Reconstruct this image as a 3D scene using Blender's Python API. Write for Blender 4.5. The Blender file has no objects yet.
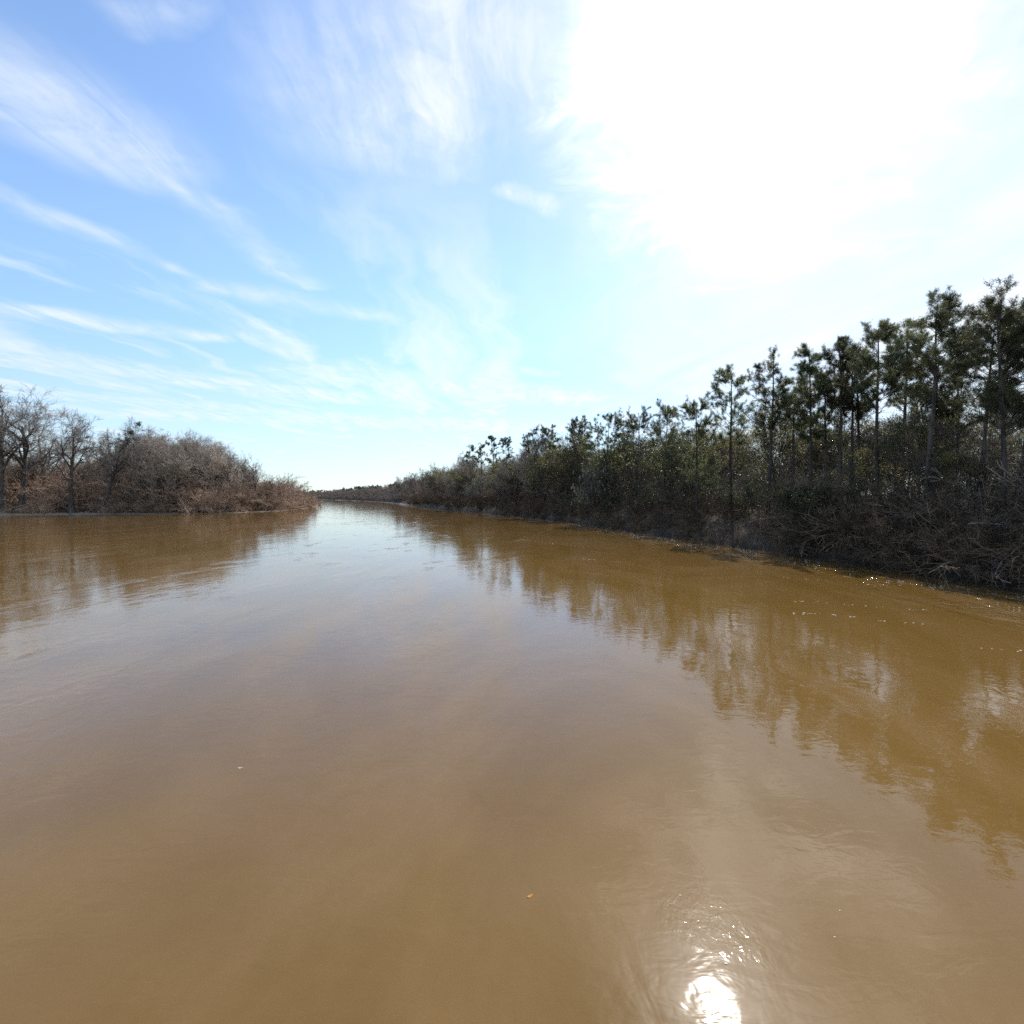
import bpy, math, random
import numpy as np
from mathutils import Vector

scene = bpy.context.scene
COL = scene.collection
R = math.radians
SUN_AZ, SUN_EL = R(21.9), R(43.1)

# ------------------------------------------------------------------ materials
def new_mat(name):
    m = bpy.data.materials.new(name); m.use_nodes = True
    nt = m.node_tree; nt.nodes.clear()
    return m, nt
class NB:
    """small node-building helper"""
    def __init__(s, nt): s.nt = nt
    def n(s, typ, **kw):
        nd = s.nt.nodes.new(typ)
        for k, v in kw.items(): setattr(nd, k, v)
        return nd
    def put(s, sock, v):
        if hasattr(v, 'is_linked') or isinstance(v, bpy.types.NodeSocket): s.nt.links.new(v, sock)
        else: sock.default_value = v
    def math(s, op, a, b=0.0, c=0.0, clamp=False):
        nd = s.n('ShaderNodeMath', operation=op, use_clamp=clamp)
        s.put(nd.inputs[0], a); s.put(nd.inputs[1], b)
        if op in ('MULTIPLY_ADD',): s.put(nd.inputs[2], c)
        return nd.outputs[0]
    def vmath(s, op, a, b=(0, 0, 0)):
        nd = s.n('ShaderNodeVectorMath', operation=op)
        s.put(nd.inputs[0], a)
        if op == 'SCALE': s.put(nd.inputs[3], b)
        else: s.put(nd.inputs[1], b)
        return nd.outputs['Value'] if op in ('DOT_PRODUCT', 'LENGTH', 'DISTANCE') else nd.outputs[0]
    def noise(s, vec, scale, detail=3, rough=0.5, dist=0.0):
        nd = s.n('ShaderNodeTexNoise')
        s.put(nd.inputs['Vector'], vec); nd.inputs['Scale'].default_value = scale
        nd.inputs['Detail'].default_value = detail; nd.inputs['Roughness'].default_value = rough
        nd.inputs['Distortion'].default_value = dist
        return nd.outputs['Fac']
    def smooth(s, v, a, b, lo=0.0, hi=1.0):
        nd = s.n('ShaderNodeMapRange', interpolation_type='SMOOTHSTEP')
        s.put(nd.inputs[0], v); nd.inputs[1].default_value = a; nd.inputs[2].default_value = b
        nd.inputs[3].default_value = lo; nd.inputs[4].default_value = hi
        return nd.outputs[0]
    def mix(s, f, a, b):
        nd = s.n('ShaderNodeMix', data_type='RGBA')
        s.put(nd.inputs[0], f)
        for i, v in ((6, a), (7, b)):
            s.put(nd.inputs[i], v if not isinstance(v, tuple) else (*v, 1.0))
        return nd.outputs[2]
    def mapping(s, vec, scale=(1, 1, 1), rot=(0, 0, 0), loc=(0, 0, 0)):
        nd = s.n('ShaderNodeMapping')
        s.put(nd.inputs[0], vec)
        nd.inputs[1].default_value = loc; nd.inputs[2].default_value = rot; nd.inputs[3].default_value = scale
        return nd.outputs[0]

def bark_mat(name, c1, c2, scale=6.0, stretch=0.2, rough=0.9):
    m, nt = new_mat(name); b = NB(nt)
    co = b.n('ShaderNodeTexCoord').outputs['Object']
    f = b.noise(b.mapping(co, (1, 1, stretch)), scale, 1, 0.65)
    f = b.smooth(f, 0.35, 0.65)
    col = b.mix(f, c1, c2)
    rnd = b.n('ShaderNodeObjectInfo').outputs['Random']
    hs = b.n('ShaderNodeHueSaturation')
    b.put(hs.inputs['Value'], b.math('MULTIPLY_ADD', rnd, 0.75, 0.62)); b.put(hs.inputs['Color'], col)
    p = b.n('ShaderNodeBsdfPrincipled'); b.put(p.inputs['Base Color'], hs.outputs[0])
    p.inputs['Roughness'].default_value = rough; p.inputs['Specular IOR Level'].default_value = 0.2
    o = b.n('ShaderNodeOutputMaterial'); nt.links.new(p.outputs[0], o.inputs[0])
    return m

def leaf_mat(name, c1, c2, transl=0.3, gloss=0.0, scale=0.7, rough=0.35):
    m, nt = new_mat(name); b = NB(nt)
    co = b.n('ShaderNodeTexCoord').outputs['Object']
    f = b.smooth(b.noise(co, scale, 1, 0.7), 0.35, 0.65)
    col = b.mix(f, c1, c2)
    rnd = b.n('ShaderNodeObjectInfo').outputs['Random']
    hs = b.n('ShaderNodeHueSaturation')
    b.put(hs.inputs['Hue'], b.math('MULTIPLY_ADD', rnd, 0.04, 0.48))
    b.put(hs.inputs['Value'], b.math('MULTIPLY_ADD', rnd, 0.75, 0.62)); b.put(hs.inputs['Color'], col)
    p = b.n('ShaderNodeBsdfPrincipled'); b.put(p.inputs['Base Color'], hs.outputs[0])
    p.inputs['Roughness'].default_value = rough if gloss else 0.7
    p.inputs['Specular IOR Level'].default_value = 0.4 if gloss else 0.25
    t = b.n('ShaderNodeBsdfTranslucent'); b.put(t.inputs[0], hs.outputs[0])
    mx = b.n('ShaderNodeMixShader'); mx.inputs[0].default_value = transl
    nt.links.new(p.outputs[0], mx.inputs[1]); nt.links.new(t.outputs[0], mx.inputs[2])
    o = b.n('ShaderNodeOutputMaterial'); nt.links.new(mx.outputs[0], o.inputs[0])
    return m

M = {
 'pine_bark':  bark_mat('pine_bark', (0.055, 0.045, 0.040), (0.13, 0.105, 0.09), 5.0),
 'grey_bark':  bark_mat('grey_bark', (0.10, 0.088, 0.078), (0.20, 0.18, 0.16), 4.0),
 'grey_twig':  bark_mat('grey_twig', (0.30, 0.25, 0.205), (0.48, 0.405, 0.34), 1.0, 1.0),
 'dark_bark':  bark_mat('dark_bark', (0.045, 0.038, 0.034), (0.10, 0.085, 0.075), 4.0),
 'dark_twig':  bark_mat('dark_twig', (0.12, 0.09, 0.07), (0.27, 0.21, 0.165), 1.0, 1.0),
 'ash_twig':   bark_mat('ash_twig', (0.17, 0.145, 0.13), (0.32, 0.28, 0.255), 1.0, 1.0),
 'far_twig':   bark_mat('far_twig', (0.20, 0.165, 0.14), (0.34, 0.285, 0.24), 0.3, 1.0),  # lighter, greyer twigs: distance haze put into the colour
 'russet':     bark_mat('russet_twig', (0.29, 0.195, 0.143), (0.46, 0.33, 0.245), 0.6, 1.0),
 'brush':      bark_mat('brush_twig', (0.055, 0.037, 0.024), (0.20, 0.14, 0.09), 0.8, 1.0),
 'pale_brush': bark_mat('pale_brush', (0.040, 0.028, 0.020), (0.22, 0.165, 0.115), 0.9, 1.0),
 'painted_glints':       bark_mat('glint_white', (0.70, 0.68, 0.62), (0.85, 0.84, 0.80), 9.0, 1.0),  # white that stands in for sun sparkle on the water
 'bleached':   bark_mat('bleached_wood', (0.28, 0.25, 0.22), (0.45, 0.42, 0.38), 5.0, 0.3),
 'needle':     leaf_mat('pine_needles', (0.075, 0.092, 0.042), (0.19, 0.19, 0.085), 0.5, 0.3, 0.8, 0.45),
 'far_needle': leaf_mat('far_pine_needles', (0.07, 0.09, 0.075), (0.11, 0.13, 0.10), 0.3),  # bluer than the near needles: distance haze put into the colour
 'olive':      leaf_mat('olive_leaves', (0.18, 0.17, 0.06), (0.34, 0.30, 0.11), 0.6, 0.3),
 'dark_leaf':  leaf_mat('dark_leaves', (0.06, 0.072, 0.032), (0.15, 0.155, 0.065), 0.45, 0.3),
 'glossy':     leaf_mat('glossy_leaves', (0.04, 0.055, 0.025), (0.13, 0.13, 0.06), 0.35, 1.0, 0.7, 0.5),
 'moss':       leaf_mat('hanging_moss', (0.14, 0.14, 0.115), (0.22, 0.22, 0.18), 0.4),
 'mistletoe':  leaf_mat('mistletoe_leaves', (0.06, 0.085, 0.03), (0.10, 0.12, 0.045), 0.3),
 'rust_leaf':  leaf_mat('rust_leaves', (0.5, 0.2, 0.06), (0.6, 0.27, 0.09), 0.4),
}

# ------------------------------------------------------------------ geometry helpers
class Geo:
    def __init__(s): s.v = []; s.f3 = []; s.f4 = []; s.n = 0
    def add(s, v, q=None, t=None):
        v = np.asarray(v, np.float32).reshape(-1, 3)
        if q is not None and len(q): s.f4.append(np.asarray(q, np.int64) + s.n)
        if t is not None and len(t): s.f3.append(np.asarray(t, np.int64) + s.n)
        s.v.append(v); s.n += len(v)
        return s
    def merge(s, o, loc=(0, 0, 0), rz=0.0, sc=(1, 1, 1)):
        v, q, t = o.arrays()
        c, sn = math.cos(rz), math.sin(rz)
        w = v * np.asarray(sc, np.float32)
        w = np.stack([w[:, 0]*c - w[:, 1]*sn, w[:, 0]*sn + w[:, 1]*c, w[:, 2]], 1) + np.asarray(loc, np.float32)
        return s.add(w, q, t)
    def arrays(s):
        v = np.concatenate(s.v) if s.v else np.zeros((0, 3), np.float32)
        q = np.concatenate(s.f4) if s.f4 else np.zeros((0, 4), np.int64)
        t = np.concatenate(s.f3) if s.f3 else np.zeros((0, 3), np.int64)
        return v, q, t
    def mesh(s, name, mat, smooth=True):
        v, q, t = s.arrays()
        me = bpy.data.meshes.new(name)
        me.vertices.add(len(v)); me.vertices.foreach_set('co', v.ravel())
        loops = np.concatenate([q.ravel(), t.ravel()]).astype(np.int32)
        me.loops.add(len(loops)); me.loops.foreach_set('vertex_index', loops)
        st = np.concatenate([np.arange(len(q))*4, len(q)*4 + np.arange(len(t))*3]).astype(np.int32)
        me.polygons.add(len(st)); me.polygons.foreach_set('loop_start', st)
        me.polygons.foreach_set('use_smooth', np.full(len(st), smooth))
        me.update(calc_edges=True)
        me.materials.append(mat)
        return me

def unit(a): return a / (np.linalg.norm(a, axis=-1, keepdims=True) + 1e-9)

def tubes(g, P, Rd, sides):
    """P (N,K,3) polylines, Rd (N,K) radii -> tapered tubes"""
    N, K, _ = P.shape
    d = unit(P[:, -1] - P[:, 0])
    ref = np.where(np.abs(d[:, 2:3]) < 0.8, np.array([[0, 0, 1.0]]), np.array([[1.0, 0, 0]]))
    a = unit(np.cross(d, ref)); b = np.cross(d, a)
    th = np.arange(sides) * 2*math.pi/sides
    ring = a[:, None, :]*np.cos(th)[None, :, None] + b[:, None, :]*np.sin(th)[None, :, None]
    V = P[:, :, None, :] + ring[:, None, :, :] * Rd[:, :, None, None]
    base = (np.arange(N)*K*sides)[:, None, None]
    k = (np.arange(K-1)*sides)[None, :, None]; s = np.arange(sides)[None, None, :]; s2 = (s+1) % sides
    q = np.stack([base+k+s, base+k+s2, base+k+sides+s2, base+k+sides+s], -1).reshape(-1, 4)
    g.add(V.reshape(-1, 3), q)

def march(rng, p0, d0, L, K, up, wig):
    N = len(p0); P = np.zeros((N, K, 3)); P[:, 0] = p0; d = d0.copy()
    step = (L/(K-1))[:, None]
    for i in range(1, K):
        d = d + rng.normal(0, wig, (N, 3)); d[:, 2] += up; d = unit(d)
        P[:, i] = P[:, i-1] + d*step
    return P

def sprout(rng, P, Rd, n, t0, t1, ang, lenf, K, up, wig, rfac, rtip, plen=None):
    """children growing out of every polyline of P"""
    N, Kp, _ = P.shape
    idx = np.repeat(np.arange(N), n); m = len(idx)
    t = rng.uniform(t0, t1, m)
    x = t*(Kp-1); i = np.minimum(x.astype(int), Kp-2); f = (x-i)[:, None]
    pos = P[idx, i]*(1-f) + P[idx, i+1]*f
    tan = unit(P[idx, i+1]-P[idx, i])
    rr = Rd[idx, i]*(1-f[:, 0]) + Rd[idx, i+1]*f[:, 0]
    rv = rng.normal(size=(m, 3)); perp = unit(np.cross(tan, rv))
    a = rng.uniform(ang[0], ang[1], m)[:, None]
    d = tan*np.cos(a) + perp*np.sin(a)
    pl = np.linalg.norm(P[:, -1]-P[:, 0], axis=1)[idx]
    L = lenf(t, pl, rng, m)
    C = march(rng, pos, d, L, K, up, wig)
    r0 = np.maximum(rr*rfac, rtip)
    RC = r0[:, None]*(1-np.linspace(0, 1, K))[None, :] + rtip*np.linspace(0, 1, K)[None, :]
    return C, RC

def leaves(rng, g, centers, size, n, spread, droop=0.0, aspect=0.5):
    """n small quads around each centre"""
    c = np.repeat(centers, n, 0); m = len(c)
    c = c + rng.normal(0, spread, (m, 3))
    a = unit(rng.normal(size=(m, 3)) + np.array([0, 0, -droop])); b = unit(np.cross(a, rng.normal(size=(m, 3))))
    s = size*rng.uniform(0.6, 1.3, m)[:, None]
    V = np.stack([c, c + a*s*0.5 + b*s*aspect*0.5, c + a*s, c + a*s*0.5 - b*s*aspect*0.5], 1)
    q = np.arange(m*4).reshape(m, 4)
    g.add(V.reshape(-1, 3), q)

def needles(rng, g, centers, dirs, n, L, w):
    c = np.repeat(centers, n, 0); d = np.repeat(dirs, n, 0); m = len(c)
    c = c - d*rng.uniform(0, 0.25, m)[:, None]
    c = c + rng.normal(0, 0.055, (m, 3))
    a = unit(d*0.55 + unit(rng.normal(size=(m, 3))))
    b = unit(np.cross(a, rng.normal(size=(m, 3))))
    l = L*rng.uniform(0.7, 1.2, m)[:, None]
    V = np.stack([c + b*w*0.5, c - b*w*0.5, c + a*l], 1)
    g.add(V.reshape(-1, 3), None, np.arange(m*3).reshape(m, 3))

def at_t(P, t):
    K = P.shape[1]; x = t*(K-1); i = min(int(x), K-2); f = x-i
    return P[:, i]*(1-f) + P[:, i+1]*f

# ------------------------------------------------------------------ plants
def pine_geo(seed, H, crown0=0.5, Lmax=2.2, n_limb=40, dens=1.0, lean=0.0, r=None, nl=0.24, nw=0.024, tuft=28, flat=0.38):
    rng = np.random.default_rng(seed)
    wood, fol = Geo(), Geo()
    r = r or H*0.0115
    az = rng.uniform(0, 6.28)
    d0 = unit(np.array([[lean*math.cos(az), lean*math.sin(az), 1.0]]))
    T = march(rng, np.array([[0, 0, -0.5]]), d0, np.array([H+0.5]), 14, 0.03, 0.016)
    RT = r*(1.0-0.82*np.linspace(0, 1, 14)**1.15)[None, :]; RT[0, 0] *= 1.5
    tubes(wood, T, RT, 9)
    def ll(t, pl, rng, m):
        c = (t-crown0)/(1-crown0)
        prof = np.clip(1.05 - c, 0.05, 1)**flat * np.clip(0.55 + 1.3*c, 0, 1)
        return 1.06*Lmax*prof*rng.uniform(0.55, 1.25, m) + 0.25
    B, RB = sprout(rng, T, RT, int(n_limb*1.12), crown0, 0.99, (0.9, 1.6), ll, 6, 0.10, 0.10, 0.33, 0.012)
    tubes(wood, B, RB, 5)
    # a few bare dead stubs under the crown
    S, RS = sprout(rng, T, RT, 9, crown0*0.55, crown0*1.05, (1.2, 1.8),
                   lambda t, pl, rng, m: Lmax*rng.uniform(0.2, 0.7, m), 4, -0.02, 0.12, 0.16, 0.008)
    tubes(wood, S, RS, 4)
    C, RC = sprout(rng, B, RB, 6, 0.3, 1.0, (0.4, 1.1), lambda t, pl, rng, m: 0.15+pl*rng.uniform(0.18, 0.42, m), 4, 0.10, 0.12, 0.6, 0.008)
    tubes(wood, C, RC, 3)
    D, RD = sprout(rng, C, RC, max(1, int(round(2*dens))), 0.3, 1.0, (0.4, 1.0), lambda t, pl, rng, m: rng.uniform(0.12, 0.32, m), 3, 0.15, 0.1, 0.7, 0.006)
    tubes(wood, D, RD, 3)
    ce = np.concatenate([C[:, -1], D[:, -1], B[:, -1]]); dr = np.concatenate([unit(C[:, -1]-C[:, -2]), unit(D[:, -1]-D[:, -2]), unit(B[:, -1]-B[:, -2])])
    ce = np.concatenate([ce, np.repeat(T[:, -1], 9, 0) + rng.normal(0, 0.3, (9, 3)) - np.array([0, 0, 0.2])]); dr = np.concatenate([dr, np.tile([[0, 0, 1.0]], (9, 1))])
    keep = rng.random(len(ce)) < 0.94
    needles(rng, fol, ce[keep], dr[keep], tuft, nl, nw)
    # whole clumps sit along the branchlets
    mid = at_t(C, 0.6); kd = rng.random(len(mid)) < 0.8*dens
    m2 = at_t(B, 0.75); needles(rng, fol, m2, unit(B[:, -1]-B[:, 0]), tuft, nl, nw)
    needles(rng, fol, mid[kd], unit(C[:, -1]-C[:, 0])[kd], int(tuft*0.7), nl, nw)
    return wood, fol

def bare_geo(seed, H, fork=0.3, spread=0.8, n1=9, n2=7, n3=7, n4=6, tw=0.014, r=None, up=0.09, lean=(0, 0), wig=0.12, limb=0.62, stems=1):
    rng = np.random.default_rng(seed)
    wood, twig = Geo(), Geo()
    r = r or H*0.016
    if stems == 1:
        p0 = np.array([[0, 0, -0.5]]); d0 = unit(np.array([[lean[0], lean[1], 1.0]])); L = np.array([H*0.72])
        T = march(rng, p0, d0, L, 10, 0.05, 0.05)
        RT = r*(1-0.72*np.linspace(0, 1, 10))[None, :]; RT[0, 0] *= 1.4
    else:
        a = np.arange(stems)*6.28/stems + rng.uniform(0, 0.8, stems)
        s = rng.uniform(0.14, 0.5, stems)
        d0 = unit(np.stack([np.cos(a)*s, np.sin(a)*s, np.ones(stems)], 1))
        p0 = np.stack([np.cos(a)*0.25, np.sin(a)*0.25, np.full(stems, -0.4)], 1)
        T = march(rng, p0, d0, H*rng.uniform(0.55, 0.72, stems), 9, 0.03, 0.06)
        RT = np.repeat(r*0.6*(1-0.7*np.linspace(0, 1, 9))[None, :], stems, 0)
    tubes(wood, T, RT, 8)
    def l1(t, pl, rng, m): return H*(0.20+0.30*spread*np.clip(1.15-t, 0, 1))*rng.uniform(0.7, 1.2, m)
    A, RA = sprout(rng, T, RT, n1, fork, 1.0, (0.45, 1.05), l1, 7, up, wig, limb, 0.02)
    tubes(wood, A, RA, 6)
    B, RB = sprout(rng, A, RA, n2, 0.2, 1.0, (0.4, 1.0), lambda t, pl, rng, m: pl*rng.uniform(0.3, 0.55, m), 5, up*0.8, wig, 0.6, 0.012)
    tubes(wood, B, RB, 4)
    C, RC = sprout(rng, B, RB, n3, 0.15, 1.0, (0.4, 1.0), lambda t, pl, rng, m: pl*rng.uniform(0.3, 0.6, m), 4, up*0.6, wig, 0.6, tw*0.7)
    tubes(twig, C, RC, 3)
    D, RD = sprout(rng, C, RC, n4, 0.1, 1.0, (0.35, 1.0), lambda t, pl, rng, m: pl*rng.uniform(0.35, 0.8, m)+0.1, 3, up*0.5, wig, 0.7, tw*0.5)
    tubes(twig, D, RD, 3)
    ends = np.concatenate([C[:, -1], D[:, -1]])
    return wood, twig, ends, A, B

def shrub_geo(seed, H, spread=0.9, n=22, n2=8, n3=5, tw=0.010, r=0.022, arch=-0.10, wig=0.13):
    rng = np.random.default_rng(seed)
    g = Geo()
    a = rng.uniform(0, 6.28, n); rad = np.sqrt(rng.random(n))*0.5*H*0.5
    p0 = np.stack([np.cos(a)*rad, np.sin(a)*rad, np.full(n, -0.2)], 1)
    s = rng.uniform(0.1, 1.0, n)*spread; a2 = a + rng.normal(0, 0.5, n)
    d0 = unit(np.stack([np.cos(a2)*s, np.sin(a2)*s, np.ones(n)], 1))
    P = march(rng, p0, d0, H*rng.uniform(0.7, 1.35, n), 7, arch, wig)
    RP = np.repeat(r*(1-0.75*np.linspace(0, 1, 7))[None, :], n, 0)
    tubes(g, P, RP, 4)
    A, RA = sprout(rng, P, RP, n2, 0.15, 1.0, (0.4, 1.2), lambda t, pl, rng, m: H*rng.uniform(0.18, 0.45, m), 4, 0.0, wig*1.3, 0.6, tw*0.7)
    tubes(g, A, RA, 3)
    B, RB = sprout(rng, A, RA, n3, 0.1, 1.0, (0.4, 1.2), lambda t, pl, rng, m: H*rng.uniform(0.06, 0.2, m), 3, 0.0, wig*1.3, 0.7, tw*0.5)
    tubes(g, B, RB, 3)
    return g, np.concatenate([A[:, -1], B[:, -1]])

# ------------------------------------------------------------------ object helpers
def mesh_obj(name, me, parent=None, loc=(0, 0, 0)):
    o = bpy.data.objects.new(name, me); COL.objects.link(o); o.location = loc
    if parent: o.parent = parent
    return o
def tag(o, label, cat, group=None):
    o['label'] = label; o['category'] = cat
    if group: o['group'] = group
    return o
def thing(name, loc, rz, label, cat, group=None, sc=(1, 1, 1)):
    o = bpy.data.objects.new(name, None); COL.objects.link(o)
    o.empty_display_size = 0.3
    o.location = loc; o.rotation_euler = (0, 0, rz); o.scale = sc
    return tag(o, label, cat, group)
def dup(root, loc, rz, sc, label, group):
    c = root.copy(); COL.objects.link(c); c.location = loc; c.rotation_euler = (0, 0, rz); c.scale = sc
    c['label'] = label; c['group'] = group
    for ch in list(root.children):
        k = ch.copy(); COL.objects.link(k); k.parent = c
    return c
def structure(o): o['kind'] = 'structure'; return o
def stuff(o, label, cat):
    o['kind'] = 'stuff'; return tag(o, label, cat)

# ------------------------------------------------------------------ the river's banks (metres, camera at the origin looking along +Y)
RIGHT = [(30, -400), (25, -100), (22.5, -10), (21.6, 12), (21.3, 21.3), (20.9, 25), (20.5, 30), (19.6, 34.5), (18.4, 39.5), (16.8, 45), (14.6, 55.4),
         (11.4, 72), (7.6, 87), (2.5, 101), (-1.5, 114), (-10.5, 138), (-22, 165), (-47, 241), (-90, 372), (-177, 569), (-292, 788), (-520, 1080), (-950, 1400), (-1500, 1700)]
LEFT = [(-230, -400), (-190, -100), (-160, 20), (-138, 85), (-114, 113.5), (-100, 117), (-82, 120.5), (-70, 130), (-66, 146), (-70, 170), (-76.5, 197), (-96, 255), (-128, 335),
        (-225, 545), (-390, 780), (-620, 1000), (-1000, 1290), (-1550, 1560)]
POLY = np.array(RIGHT + LEFT[::-1], float)
def signed(x, y):
    """distance to the water's edge, positive on land; side +1 right bank, -1 left bank"""
    pts = np.stack([np.ravel(x), np.ravel(y)], 1)
    def dmin(pl):
        pl = np.array(pl, float); best = np.full(len(pts), 1e9)
        for a, b in zip(pl[:-1], pl[1:]):
            ab = b-a; t = np.clip(((pts-a)@ab)/(ab@ab), 0, 1)
            best = np.minimum(best, np.hypot(*(pts-(a+t[:, None]*ab)).T))
        return best
    dr, dl = dmin(RIGHT), dmin(LEFT)
    inside = np.zeros(len(pts), bool); n = len(POLY); j = n-1
    for i in range(n):
        xi, yi = POLY[i]; xj, yj = POLY[j]
        c = ((yi > pts[:, 1]) != (yj > pts[:, 1]))
        with np.errstate(divide='ignore', invalid='ignore'):
            xx = (xj-xi)*(pts[:, 1]-yi)/((yj-yi) if yj != yi else 1e-9)+xi
        inside ^= c & (pts[:, 0] < xx); j = i
    d = np.minimum(dr, dl)
    return np.where(inside, -d, d), np.where(dr < dl, 1, -1), dr, dl
def lump(x, y):
    return (np.sin(x*0.9+1.3*np.sin(y*0.37))*np.cos(y*0.71+0.8*np.sin(x*0.53)) + 0.6*np.sin(x*2.1+y*1.7)*np.cos(y*2.3-x*0.6))
def ground_z(x, y):
    x = np.asarray(x, float); y = np.asarray(y, float)
    d, side, _, _ = signed(x, y); d = d.reshape(x.shape); side = side.reshape(x.shape)
    l = lump(x, y)
    dj = d + 0.35*l
    zr = np.interp(dj, [-30, -6, -1, 0, 1.2, 3.5, 7, 20, 200], [-4, -2, -0.5, 0.0, 1.0, 2.1, 2.7, 3.1, 3.4])
    zl = np.interp(dj, [-30, -8, -1.5, 0, 2.5, 8, 20, 200], [-3, -1.2, -0.2, 0.0, 0.35, 1.1, 1.7, 2.2])
    z = np.where(side > 0, zr, zl)
    return z + np.where(d > 1, 0.12*l, 0.0)
def gz(x, y): return float(ground_z(np.array([x]), np.array([y]))[0])

def axis(segs):
    out = []
    for a, b, st in segs: out += list(np.arange(a, b, st))
    return np.array(out + [segs[-1][1]])
def grid(xs, ys, zf):
    X, Y = np.meshgrid(xs, ys); Z = zf(X, Y)
    V = np.stack([X, Y, Z], -1).reshape(-1, 3); nx, ny = len(xs), len(ys)
    i = np.arange(nx-1)[None, :] + (np.arange(ny-1)*nx)[:, None]
    q = np.stack([i, i+1, i+nx+1, i+nx], -1).reshape(-1, 4)
    return V, q
xs = axis([(-6000, -1600, 400), (-1600, -400, 40), (-400, -160, 12), (-160, 4, 2.5), (4, 40, 0.8), (40, 80, 4), (80, 400, 40), (400, 6000, 400)])
ys = axis([(-2000, -60, 120), (-60, 8, 6), (8, 70, 0.9), (70, 150, 2), (150, 360, 5), (360, 1700, 25), (1700, 7000, 400)])

def ground_mat():
    m, nt = new_mat('leaf_litter'); b = NB(nt)
    pos = b.n('ShaderNodeNewGeometry').outputs['Position']
    f1 = b.smooth(b.noise(pos, 0.35, 5, 0.6), 0.35, 0.65); f2 = b.noise(pos, 7.0, 4, 0.7)
    c = b.mix(f1, (0.045, 0.032, 0.022), (0.11, 0.078, 0.052)); c = b.mix(b.smooth(f2, 0.45, 0.7), c, (0.15, 0.11, 0.078))
    z = b.n('ShaderNodeSeparateXYZ'); nt.links.new(pos, z.inputs[0])
    sxx = z.outputs[0]
    wet = b.smooth(z.outputs[2], 0.10, 0.55)
    mud = b.mix(b.smooth(b.math('MULTIPLY', sxx, -1.0), 40, 60), (0.055, 0.04, 0.028), (0.36, 0.29, 0.22))
    c = b.mix(wet, mud, c)
    p = b.n('ShaderNodeBsdfPrincipled'); b.put(p.inputs['Base Color'], c); p.inputs['Roughness'].default_value = 0.9
    p.inputs['Specular IOR Level'].default_value = 0.2
    bp = b.n('ShaderNodeBump'); bp.inputs['Distance'].default_value = 0.15; b.put(bp.inputs['Height'], f2); nt.links.new(bp.outputs[0], p.inputs['Normal'])
    o = b.n('ShaderNodeOutputMaterial'); nt.links.new(p.outputs[0], o.inputs[0]); return m

def water_mat():
    m, nt = new_mat('silty_river_water'); b = NB(nt)
    pos = b.n('ShaderNodeNewGeometry').outputs['Position']
    at = b.n('ShaderNodeAttribute', attribute_name='edge'); edge = at.outputs['Fac']     # metres to the right bank
    flow = b.mapping(pos, (1.0, 0.45, 1.0), (0, 0, R(-14)))
    flow2 = b.mapping(pos, (1.0, 0.62, 1.0), (0, 0, R(24)))
    # silt colour drifting through the water
    s1 = b.smooth(b.noise(flow, 0.16, 6, 0.62, 1.6), 0.34, 0.66)
    col = b.mix(s1, (0.147, 0.081, 0.018), (0.182, 0.106, 0.036))
    # boils: ripples come in patches
    patch = b.smooth(b.noise(flow, 0.16, 3, 0.5, 1.2), 0.42, 0.68)
    patch = b.math('MULTIPLY_ADD', patch, 0.85, 0.15)
    swell = b.noise(flow, 0.33, 2, 0.45, 0.8)
    rip = b.noise(flow2, 1.5, 3, 0.5, 1.0)
    fine = b.noise(flow2, 5.5, 2, 0.5, 0.5)
    rif = b.math('MULTIPLY', b.smooth(edge, 1.5, 8.0, 1.0, 0.0), b.smooth(b.noise(b.mapping(pos, (1.0, 0.4, 1.0), (0, 0, R(-8))), 0.9, 3, 0.6), 0.47, 0.62, 0.06, 1.0))
    chop = b.noise(pos, 3.2, 3, 0.55)
    h = b.math('MULTIPLY', swell, 0.017)
    h = b.math('MULTIPLY_ADD', b.math('MULTIPLY', rip, patch), 0.0125, h)
    h = b.math('MULTIPLY_ADD', b.math('MULTIPLY', fine, patch), 0.0042, h)
    h = b.math('MULTIPLY_ADD', b.math('MULTIPLY', chop, rif), 0.16, h)
    glit = b.math('MULTIPLY', b.smooth(b.noise(flow, 0.9, 2, 0.5), 0.55, 0.68), patch)
    h = b.math('MULTIPLY_ADD', b.math('MULTIPLY', b.noise(flow2, 17.0, 2, 0.6, 0.6), glit), 0.0105, h)
    h = b.math('MULTIPLY_ADD', b.noise(b.mapping(pos, (0.55, 1.0, 1.0), (0, 0, R(8))), 4.2, 3, 0.55, 0.4), 0.0034, h)
    bp = b.n('ShaderNodeBump'); bp.inputs['Strength'].default_value = 1.0; bp.inputs['Distance'].default_value = 1.0
    b.put(bp.inputs['Height'], h)
    p = b.n('ShaderNodeBsdfPrincipled'); b.put(p.inputs['Base Color'], col)
    p.inputs['Roughness'].default_value = 0.04; p.inputs['IOR'].default_value = 1.333
    nt.links.new(bp.outputs[0], p.inputs['Normal'])
    o = b.n('ShaderNodeOutputMaterial'); nt.links.new(p.outputs[0], o.inputs[0]); return m

V, q = grid(xs, ys, ground_z)
structure(mesh_obj('ground', Geo().add(V, q).mesh('ground', ground_mat())))
wx = axis([(-1600, -400, 60), (-400, -160, 20), (-160, 4, 6), (4, 40, 1.5), (40, 100, 20)]); wy = axis([(-420, -60, 40), (-60, 8, 6), (8, 70, 2), (70, 360, 6), (360, 1720, 40)])
V, q = grid(wx, wy, lambda X, Y: X*0)
wm = Geo().add(V, q).mesh('water', water_mat())
dd = signed(V[:, 0], V[:, 1])[2]
a = wm.attributes.new('edge', 'FLOAT', 'POINT'); a.data.foreach_set('value', dd.astype(np.float32))
structure(mesh_obj('water', wm))

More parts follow.
